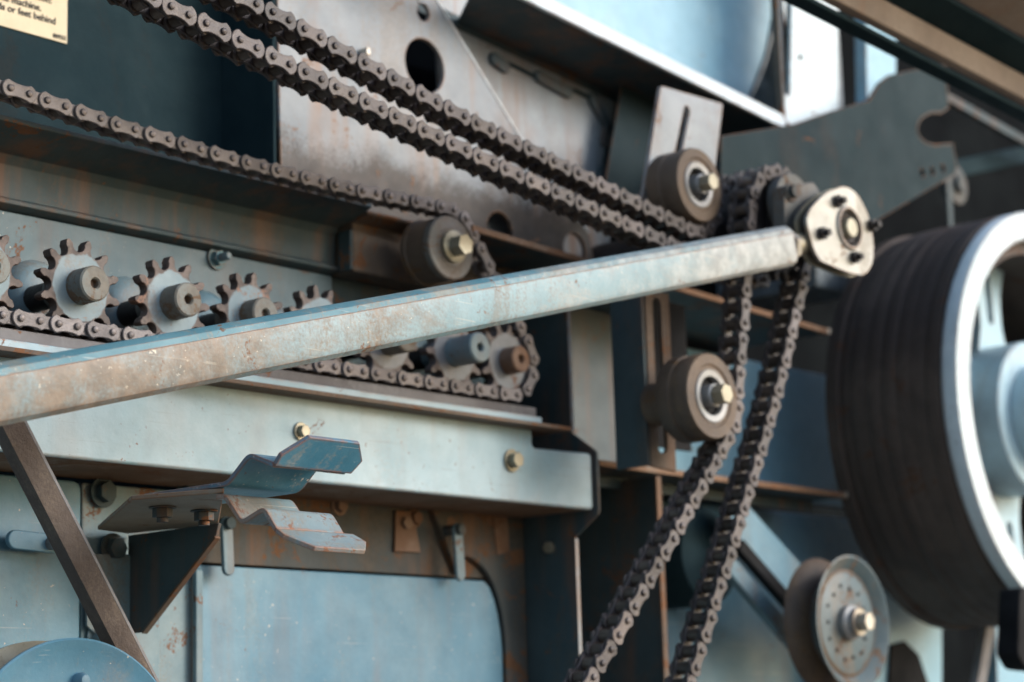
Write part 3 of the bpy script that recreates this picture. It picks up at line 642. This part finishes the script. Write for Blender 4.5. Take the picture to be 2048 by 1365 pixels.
#=================================================================== CRANK DISC, ROD AND FLANGED BEARING
ck = thing('crank', (dx, -.27, dz-.04), 'dull teal crank block and disc between drive sprocket and rod end', 'crank')
cc = P(1590, 412, .272)
mk('disc', lathe(cc.x, cc.z, [(0, .2585), (.037, .2585), (.038, .2595), (.038, .271), (.037, .272), (0, .272)], 48), 'hub_dirty', ck)
mk('block', py(rounded(poly([(1568, 372), (1628, 364), (1646, 392), (1640, 470), (1572, 478)], .29), .004), .290, .0175), 'hub_dirty', ck, .003)
bolt(*xz(1580, 385, .29), .2905, .008, .006, 'paint_shade', ck)
fc = P(1697, 457, .318)
mk('crank_pin', lathe(fc.x, fc.z, [(0, .273), (.0115, .273), (.0115, .322), (.0105, .3235), (0, .3235)], 36), 'zinc', ck, .0005)
rod = thing('connecting_rod', (1.4, -.3, 1.55), 'long pale blue square rod crossing the picture to a plated flange bearing', 'rod')
A, B = P(-260, 838, .30), P(1562, 495, .30)
A = A-(B-A)*.45
ax = (B-A).normalized(); sd = Vector((0, -1, 0)); upv = ax.cross(sd)*-1
if upv.z < 0: upv = -upv
def rodgeo(prof, a=0., b=1., ext0=0, ext1=0):
    p, q = A.lerp(B, a)+ax*ext0, A.lerp(B, b)+ax*ext1
    V = [p+sd*s+upv*t for s, t in prof]+[q+sd*s+upv*t for s, t in prof]; n = len(prof)
    return V, [tuple(range(n)), tuple(range(2*n-1, n-1, -1))]+[(i, (i+1) % n, n+(i+1) % n, n+i) for i in range(n)]
H = .0225
mk('tube', rodgeo([(-.018, -H), (.011, -H), (.0165, -H+.0035), (.0185, -H+.008), (.0185, H-.0105), (-.018, H-.0105)]), 'paint_rod', rod, .0003)
mk('top_edge', rodgeo([(-.018, H-.01045), (.0185, H-.01045), (.0172, H-.005), (.011, H-.0008), (.008, H), (-.018, H)]), 'rod_edge', rod, .0003)
mk('end_cap', rodgeo([(-.016, -H+.003), (.012, -H+.003), (.016, -H+.008), (.016, H-.008), (.010, H-.003), (-.016, H-.003)], 1, 1, .0003, .006), 'paint_grey', rod, .002)
def cylbetween(p, q, r, n=24):
    d = (q-p).normalized(); a = d.orthogonal().normalized(); b = d.cross(a)
    V = [p+(a*math.cos(2*math.pi*i/n)+b*math.sin(2*math.pi*i/n))*r for i in range(n)]+[q+(a*math.cos(2*math.pi*i/n)+b*math.sin(2*math.pi*i/n))*r for i in range(n)]
    return V, [tuple(range(n)), tuple(range(2*n-1, n-1, -1))]+[(i, (i+1) % n, n+(i+1) % n, n+i) for i in range(n)]
mk('stud', cylbetween(B+ax*.0065, B+ax*.052, .0125), 'zinc', rod, .0005)
mk('lock_nut', cylbetween(B+ax*.0085, B+ax*.0185, .0185, 6), 'plate_steel', rod, .001)
fo = .318
fpts = poly([(1652, 386), (1690, 371), (1716, 388), (1738, 432), (1748, 485), (1746, 528), (1730, 552), (1700, 547), (1640, 522), (1628, 500), (1612, 440), (1622, 416)], fo)
mk('front_flange', py(rounded(fpts, .012, 6), fo, .004, [ellipse(fc.x, fc.z, .0215, 40)]), 'plate_steel', rod, .0015)
mk('rear_flange', py(rounded(fpts, .012, 6), fo-.0135, .004, [ellipse(fc.x, fc.z, .0215, 40)]), 'zinc', rod, .0015)
mk('dome', lathe_closed(fc.x, fc.z, [(.0210, fo-.006), (.0265, fo-.001), (.0262, fo+.0006), (.0240, fo+.0035), (.0225, fo+.0035)], 48), 'plate_steel', rod)
mk('bearing_ring', lathe_closed(fc.x, fc.z, [(.0120, fo-.016), (.0208, fo-.016), (.0208, fo-.003), (.0165, fo-.001), (.0120, fo-.003)], 48), 'grease', rod)
mk('flange_gap', py([(a*.9+fc.x*.1, b*.9+fc.z*.1) for a, b in rounded(fpts, .012)], fo-.0045, .0085, [ellipse(fc.x, fc.z, .0215, 40)]), 'grease', rod)
for a, b in ((1672, 404), (1741, 452), (1706, 516), (1641, 468)):
    x, z = xz(a, b, fo)
    mk('flange_bolt', join(py(hexa(x, z, .0075, a), fo+.0065, .006), lathe(x, z, [(0, fo+.006), (.004, fo+.006), (.004, fo+.013), (0, fo+.013)], 12)), 'grease', rod, .0006)
#=================================================================== BIG DRUM PULLEY
dp = P(2120, 829, .26); DR = .279; X, Z = dp.x, dp.z
bp_ = thing('drum_pulley', (X, -.05, Z-DR), 'big wide pulley wrapped in dark belts with a bright rim at the right edge', 'pulley')
prof = [(DR*.80, .062), (DR*.96, .062)]
o = .032
grooves = 8
for k in range(grooves):
    a = .064+k*(.236-.064)/grooves; b = .064+(k+1)*(.236-.064)/grooves
    dr_ = random.uniform(-.0006, .0006)+(-.004 if k == 1 else 0)
    prof += [(DR*(.9962 if k > 1 else .982), a), (DR-.0005+dr_, a+.002), (DR+dr_, (a+b)/2), (DR-.0005+dr_, b-.002)]
prof += [(DR*.975, .237), (DR*.975, .240), (DR*.80, .240)]
mk('belt_wrap', lathe_closed(X, Z, prof, 128), 'drum_belt', bp_)
mk('rim', lathe_closed(X, Z, [(DR*.85, .12), (DR*.985, .2405), (DR*1.0, .2415), (DR*1.0, .2585), (DR*.995, .2605), (DR*.87, .2605), (DR*.862, .258)], 128), 'paint_white', bp_)
mk('hub', lathe(X, Z, [(0, .12), (.105, .12), (.105, .222), (.102, .225), (.074, .225), (0, .225)], 72), 'paint_pale', bp_, .001)
hb = mk('hub_flange', lathe(X, Z, [(0, .2255), (.072, .2255), (.072, .262), (.070, .264), (.04, .264), (.036, .258), (0, .258)], 72), 'paint_pale', bp_, .001)
for k in range(6):
    a = k*math.pi/3+.4; mk('hub_bolt', lathe(X+.056*math.cos(a), Z+.056*math.sin(a), [(0, .2645), (.005, .2645), (.005, .266), (0, .266)], 14), 'black_hole', hb)
for k in range(6):
    a = k*math.pi/3+R_(152); ca, sa = math.cos(a), math.sin(a)
    def pt(r, t): return (X+r*ca-t*sa, Z+r*sa+t*ca)
    sp = [pt(.092, -.046), pt(.13, -.030), pt(.18, -.033), pt(DR*.86, -.062), pt(DR*.86, .062), pt(.18, .033), pt(.13, .030), pt(.092, .046)]
    mk('spoke', py(rounded(sp, .02, 5), .170, .012, [slot(*pt(.145, 0), *pt(.205, 0), .007)]), 'paint_pale', bp_, .002)
mk('inner_disc', lathe(X, Z, [(0, .066), (DR*.79, .066), (DR*.79, .072), (0, .072)], 64), 'black_hole', bp_)
#=================================================================== BELT IDLER PULLEY, LOWER RIGHT
ic = P(1712, 1245, .2); X, Z = ic.x, ic.z; RI = .080
ip = thing('belt_idler_pulley', (X, -.14, Z-RI), 'rusty two-disc belt idler pulley below the big drum', 'pulley')
mk('front_disc', lathe(X, Z, [(0, .188), (RI*.30, .188), (RI*.36, .1865), (RI*.74, .1885), (RI*.80, .186), (RI*.90, .1935), (RI*.97, .1975), (RI, .197), (RI*.985, .1945), (RI*.90, .188), (RI*.70, .172), (0, .172)], 72), 'paint_idler', ip)
mk('rear_disc', lathe(X, Z, [(0, .1705), (RI*.70, .1705), (RI*.90, .160), (RI*.985, .154), (RI, .151), (RI*.97, .150), (RI*.80, .157), (0, .157)], 72), 'roller_rubber', ip)
mk('rust_ring', lathe_closed(X, Z, [(RI*.75, .1880), (RI*.75, .1890), (RI*.80, .1872), (RI*.805, .1855)], 72), 'roller_rubber', ip)
mk('groove', lathe(X, Z, [(0, .1707), (RI*.69, .1707), (RI*.69, .1718), (0, .1718)], 56), 'hub_rust', ip)
mk('hub', lathe(X, Z, [(0, .1885), (.021, .1885), (.021, .196), (.016, .199), (.016, .204), (0, .204)], 40), 'roller_steel', ip, .0005)
bolt(X, Z, .2045, .0115, .013, 'zinc_pale', ip, rot=.2)
for k in range(14):
    a = k*2*math.pi/14; rr = RI*(.52 if k % 2 else .56)
    mk('rivet_hole', lathe(X+rr*math.cos(a), Z+rr*math.sin(a), [(0, .1865), (.0024, .1865), (.0024, .1884), (0, .1884)], 10), 'black_hole', ip)
ia = thing('idler_swing_arm', (2.2, -.08, 1.5), 'grey blue swing arm slanting up behind the belt idler', 'arm')
p0, p1 = xz(1455, 1010, .08), xz(1720, 1300, .08)
mk('arm_plate', py(strip([p0, p1], .05), .08, .008, []), 'paint_door', ia, .002)
mk('arm_slot', py(strip([xz(1480, 1090, .09), xz(1640, 1275, .09)], .016), .093, .012), 'black_hole', ia, .001)
mk('lower_bar', py(strip([xz(1440, 1120, .09), xz(1620, 1330, .09)], .022), .10, .012), 'paint', ia, .002)
# dark rounded housing behind the hanging chain
dh = thing('dark_housing', (2.05, -.04, 1.45), 'dark rounded housing behind the hanging chain', 'housing')
c = P(1390, 1110, .03)
mk('shell', lathe(c.x+.02, c.z, [(0, .045), (.045, .045), (.058, .038), (.062, .02), (.062, -.079), (0, -.079)], 48), 'paint_dark', dh)
#=================================================================== LOWER RIGHT SHEETS AND BELT
lr = thing('pulley_shield', (2.45, -.02, 1.3), 'light blue shield sheet with a dark round opening under the drum', 'shield')
ho = P(1790, 1375, .0)
mk('sheet', py(poly([(1690, 1120), (1800, 1130), (1885, 1180), (1885, 1560), (1640, 1560)], .0), .0, .005, [ellipse(ho.x, ho.z, .052, 40)] if False else []), 'paint_bright', lr, .002)
mk('opening', py(poly([(1782, 1290), (1810, 1282), (1838, 1310), (1856, 1365), (1870, 1500), (1770, 1500)], .004), .0045, .004), 'black_hole', lr, .001)
rv_ = thing('right_upright', (2.75, -.05, 1.3), 'bright blue upright strip at the lower right corner', 'panel')
mk('strip', py(poly([(1990, 1180), (2120, 1200), (2120, 1560), (2000, 1560)], .0), .0, .02), 'paint_bright', rv_, .002)
vb = thing('drive_belt', (2.6, -.1, 1.3), 'pale tan flat belt hanging below the drum pulley', 'belt')
mk('belt', py(strip([xz(1995, 1180, .1), xz(1945, 1480, .1)], .022), .1, .012), 'belt_edge', vb, .001)
kb = thing('black_bracket_end', (2.6, -.3, 1.3), 'black rounded bracket end at the lower right picture edge', 'bracket')
mk('end', py(rounded(poly([(2041, 1176), (2110, 1170), (2110, 1345), (2052, 1338), (2036, 1310)], .3), .008), .3, .03), 'black_hole', kb, .003)
#=================================================================== BELT GUIDE BRACKET, LEFT FRONT
ZS = 1.499; XG = P(255, 1070, 0).x; X0 = 1.088
gb = thing('belt_guide_bracket', (XG, -.1, 1.40), 'bent two-finger belt guide with scratched blue paint on a triangular bracket', 'bracket')
sv = [PZ(a, b, ZS) for a, b in ((255, 1068), (195, 1060), (262, 1001), (448, 986), (437, 1050))]
sv = [Vector((v.x, min(v.y, .0-.0005), v.z)) for v in sv]
mk('shelf', pz([(v.x, v.y) for v in sv], ZS, .004), 'paint_tan', gb, .0012)
gp = [(0.0005, ZS-.0005), (-PX(437, 1050, XG).y, ZS-.0005), (-PX(437, 1050, XG).y-.004, ZS-.012), (.022, 1.408), (.0005, 1.408)]
mk('gusset', px(gp, XG, XG+.004), 'paint_shade', gb, .001)
mk('gusset_edge', px(strip([( -PX(437, 1050, XG).y-.0035, ZS-.0125), (.0225, 1.4075)], .0025), XG-.0012, XG+.0052), 'paint_brown', gb, .0005)
def fing(pxs): return [(-PX(a, b, X0).y, PX(a, b, X0).z) for a, b in pxs]
XL = PX(715, 895, 0).x if False else X0+.078
def finger(name, pxs, t, mat, cut, parent):
    pr = smoothline(fing(pxs), .005, 5); out = strip(pr, t)
    return mk(name, px(out, X0, XL), mat, parent, .0008)
top = fing([(268, 996), (455, 970)])
zt = ZS+.0045+.002
up = [(.20, zt), (.303, zt)]+[(a, b) for a, b in fing([(497, 910), (546, 930)])]
u_ = mk('upper_finger', px(strip(smoothline(up, .006, 5), .004), X0, XL), 'bracket_paint', gb, .0008)
lo_ = [(.290, ZS-.0028), (.300, ZS-.0028)]+fing([(482, 1046), (526, 1018), (550, 1060)])
l_ = mk('lower_finger', px(strip(smoothline(lo_, .005, 5), .004), X0, XL-.006), 'bracket_worn', gb, .0008)
def tip(name, base, tipp, width0, width1, cx, mat):    # bent-up end flange with clipped corners, square to the profile plane
    b = Vector(base); q = Vector(tipp); d = q-b; n = Vector((-d.y, d.x)).normalized()*.002
    x0, x1 = width0, width1; c = cx
    sh2 = [(x0, 0), (x1-c*.3, 0), (x1, .45), (x1-c, 1), (x0+c*1.3, 1), (x0, .35)]
    V = []
    for s in (-1, 1):
        for xx, t in sh2: w2 = b+d*t+n*s; V.append((xx, -w2.x, w2.y))
    k = len(sh2); return mk(name, (V, [tuple(range(k)), tuple(range(2*k-1, k-1, -1))]+[(i, (i+1) % k, k+(i+1) % k, k+i) for i in range(k)]), mat, gb, .0008)
t0, t1 = fing([(546, 930), (583, 868)])
tip('upper_tip', (t0[0]+.0008, t0[1]), t1, X0, XL+.008, .014, 'bracket_paint')
t0, t1 = fing([(550, 1060), (594, 1096)])
tip('lower_tip', (t0[0]+.0005, t0[1]-.0004), t1, X0, XL+.008, .014, 'bracket_worn')
for a, b in ((325, 1014), (408, 1021)):
    v = PZ(a, b, ZS); n = 6
    hx = [(v.x+.0085*math.cos(i*math.pi/3+.3), v.y+.0085*math.sin(i*math.pi/3+.3)) for i in range(6)]
    ci = [(v.x+.0048*math.cos(i*math.pi/8), v.y+.0048*math.sin(i*math.pi/8)) for i in range(16)]
    ws = [(v.x+.0115*math.cos(i*math.pi/12), v.y+.0115*math.sin(i*math.pi/12)) for i in range(24)]
    mk('nut', join(pz(hx, ZS-.009, .0075), pz(ci, ZS-.013, .0038), pz(ws, ZS-.0014, .0013)), 'paint_shade', gb, .0006)
#=================================================================== LEFT SHEAVE AND V-BELT
sc_ = P(150, 1564, .2); X, Z = sc_.x, sc_.z; RS = .1105
sv_ = thing('belt_sheave', (X, -.16, Z-RS), 'light blue dished sheave at the lower left corner with worn rim', 'pulley')
mk('front_disc', lathe(X, Z, [(0, .184), (RS*.55, .184), (RS*.62, .186), (RS*.66, .194), (RS*.86, .196), (RS*.93, .199), (RS*.985, .2015), (RS, .2005), (RS, .1985), (RS*.97, .196), (RS*.80, .180), (0, .178)], 96), 'paint_door', sv_)
mk('rear_disc', lathe(X, Z, [(0, .172), (RS*.80, .172), (RS*.97, .157), (RS, .155), (RS, .152), (RS*.98, .151), (0, .151)], 96), 'zinc', sv_)
mk('groove_floor', lathe(X, Z, [(0, .1725), (RS*.78, .1725), (RS*.78, .1775), (0, .1775)], 72), 'roller_rubber', sv_)
mk('stud', lathe(*xz(150, 1362, .19), [(0, .190), (.0062, .190), (.0062, .2), (.004, .204), (0, .205)], 20), 'paint_door', sv_)
vbelt = thing('v_belt', (1.03, -.176, 1.35), 'brown frayed V-belt slanting down to the sheave at lower left', 'belt')
path = route([(.80, 1.815, 0, 0), (X, Z, RS*.99, -1), (X-.3, Z-.35, 0, 0)], .02)
path = path[:]
ob_ = .200; prof_v = [(.0105, .0085), (.0105, .0045), (.0075, -.009), (-.0075, -.009), (-.0105, .0045), (-.0105, .0085)]
def sweep(prof, oc, close=False):
    V, Fc = [], []; n = len(prof); m = len(path)
    for i, p in enumerate(path):
        d = (path[min(i+1, m-1)]-path[max(i-1, 0)]).normalized(); nn = Vector((-d.y, d.x))
        for s, t in prof: q = p+nn*t; V.append((q.x, -(oc+s), q.y))
    for i in range(m-1):
        for j in range(n): Fc.append((i*n+j, i*n+(j+1) % n, (i+1)*n+(j+1) % n, (i+1)*n+j))
    Fc += [tuple(range(n)), tuple(range((m-1)*n, m*n))]; return V, Fc
mk('belt_body', sweep(prof_v, .1765), 'belt', vbelt, smooth=30)
mk('belt_back', sweep([(.0107, .0087), (-.0107, .0087), (-.0107, .0112), (.0107, .0112)], .1765), 'belt_edge', vbelt, smooth=30)
#=================================================================== WARNING DECAL
dcl = thing('warning_decal', xz(60, 60, -.05)[:1]+(.05,)+(1.95,), 'cream warning decal with black lettering at the top left corner', 'sign')
od = -.0585
dpts = poly([(134, 88), (0, 50), (0, -260), (134, -260)], od)
dxr = dpts[0][0]; dzb = dpts[0][1]
mk('label_sheet', py([(dxr, dzb), (dxr, dzb+.16), (dxr-.2, dzb+.16), (dxr-.2, dzb)], od, .001), 'decal_paper', dcl)
def text(s, pxx, pyy, size, name):
    cu = bpy.data.curves.new(name, 'FONT'); cu.body = s; cu.size = size; cu.align_x = 'RIGHT'; cu.extrude = .0002; cu.offset = size*.012
    to = bpy.data.objects.new('t', cu); COL.objects.link(to)
    bpy.context.view_layer.update(); dg = bpy.context.evaluated_depsgraph_get()
    me = bpy.data.meshes.new_from_object(to.evaluated_get(dg)); COL.objects.unlink(to); bpy.data.objects.remove(to)
    me.name = name; me.materials.clear(); me.materials.append(M['ink'])
    p = P(pxx, pyy, od+.0004); o = mesh_obj(name, me, dcl, p); o.rotation_euler = (math.pi/2, 0, 0)
text('direction:', 104, 8, .0098, 'lettering')
text('of the machine.', 83, 23, .0098, 'lettering')
text('hands or feet behind', 112, 50, .0098, 'lettering')
text('80933', 132, 82, .0062, 'lettering')
#=================================================================== RAISED COVER OVERHEAD
cv = thing('raised_cover', (2.0, -.5, 2.0), 'dusty tan raised side cover with frame rails across the top right', 'cover')
oc = .42
a0, a1 = P(1500, -59, oc), P(2200, 302, oc)
def cbar(prof, mat, name, bev=.002, s=0., e=1.):
    p, q = a0.lerp(a1, s), a0.lerp(a1, e); n = len(prof)
    V = [(p.x, p.y-do, p.z+dz_) for do, dz_ in prof]+[(q.x, q.y-do, q.z+dz_) for do, dz_ in prof]
    mk(name, (V, [tuple(range(n)), tuple(range(2*n-1, n-1, -1))]+[(i, (i+1) % n, n+(i+1) % n, n+i) for i in range(n)]), mat, cv, bev)
cbar([(0, 0), (0, .006), (-.022, .006), (-.022, 0)], 'paint_dark', 'rail_flange')
cbar([(.012, .008), (.016, .036), (.010, .036), (0, .0065)], 'tan_paint', 'rail_face')
cbar([(.010, .037), (.05, .050), (.05, .054), (.010, .041)], 'paint_dark', 'rail_top', .001)
cbar([(.051, .055), (.30, .130), (.30, .135), (.051, .060)], 'tan_paint', 'cover_sheet', .001)
# unseen sheet added overhead to shade the left part of the machine
V = [(.1, -.02, 2.62), (1.35, -.02, 2.62), (1.35, -.9, 2.95), (.1, -.9, 2.95)]
mk('shade_sheet', join((V, [(0, 1, 2, 3)]), ([(x, y, z+.004) for x, y, z in V], [(3, 2, 1, 0)])), 'tan_paint', cv)
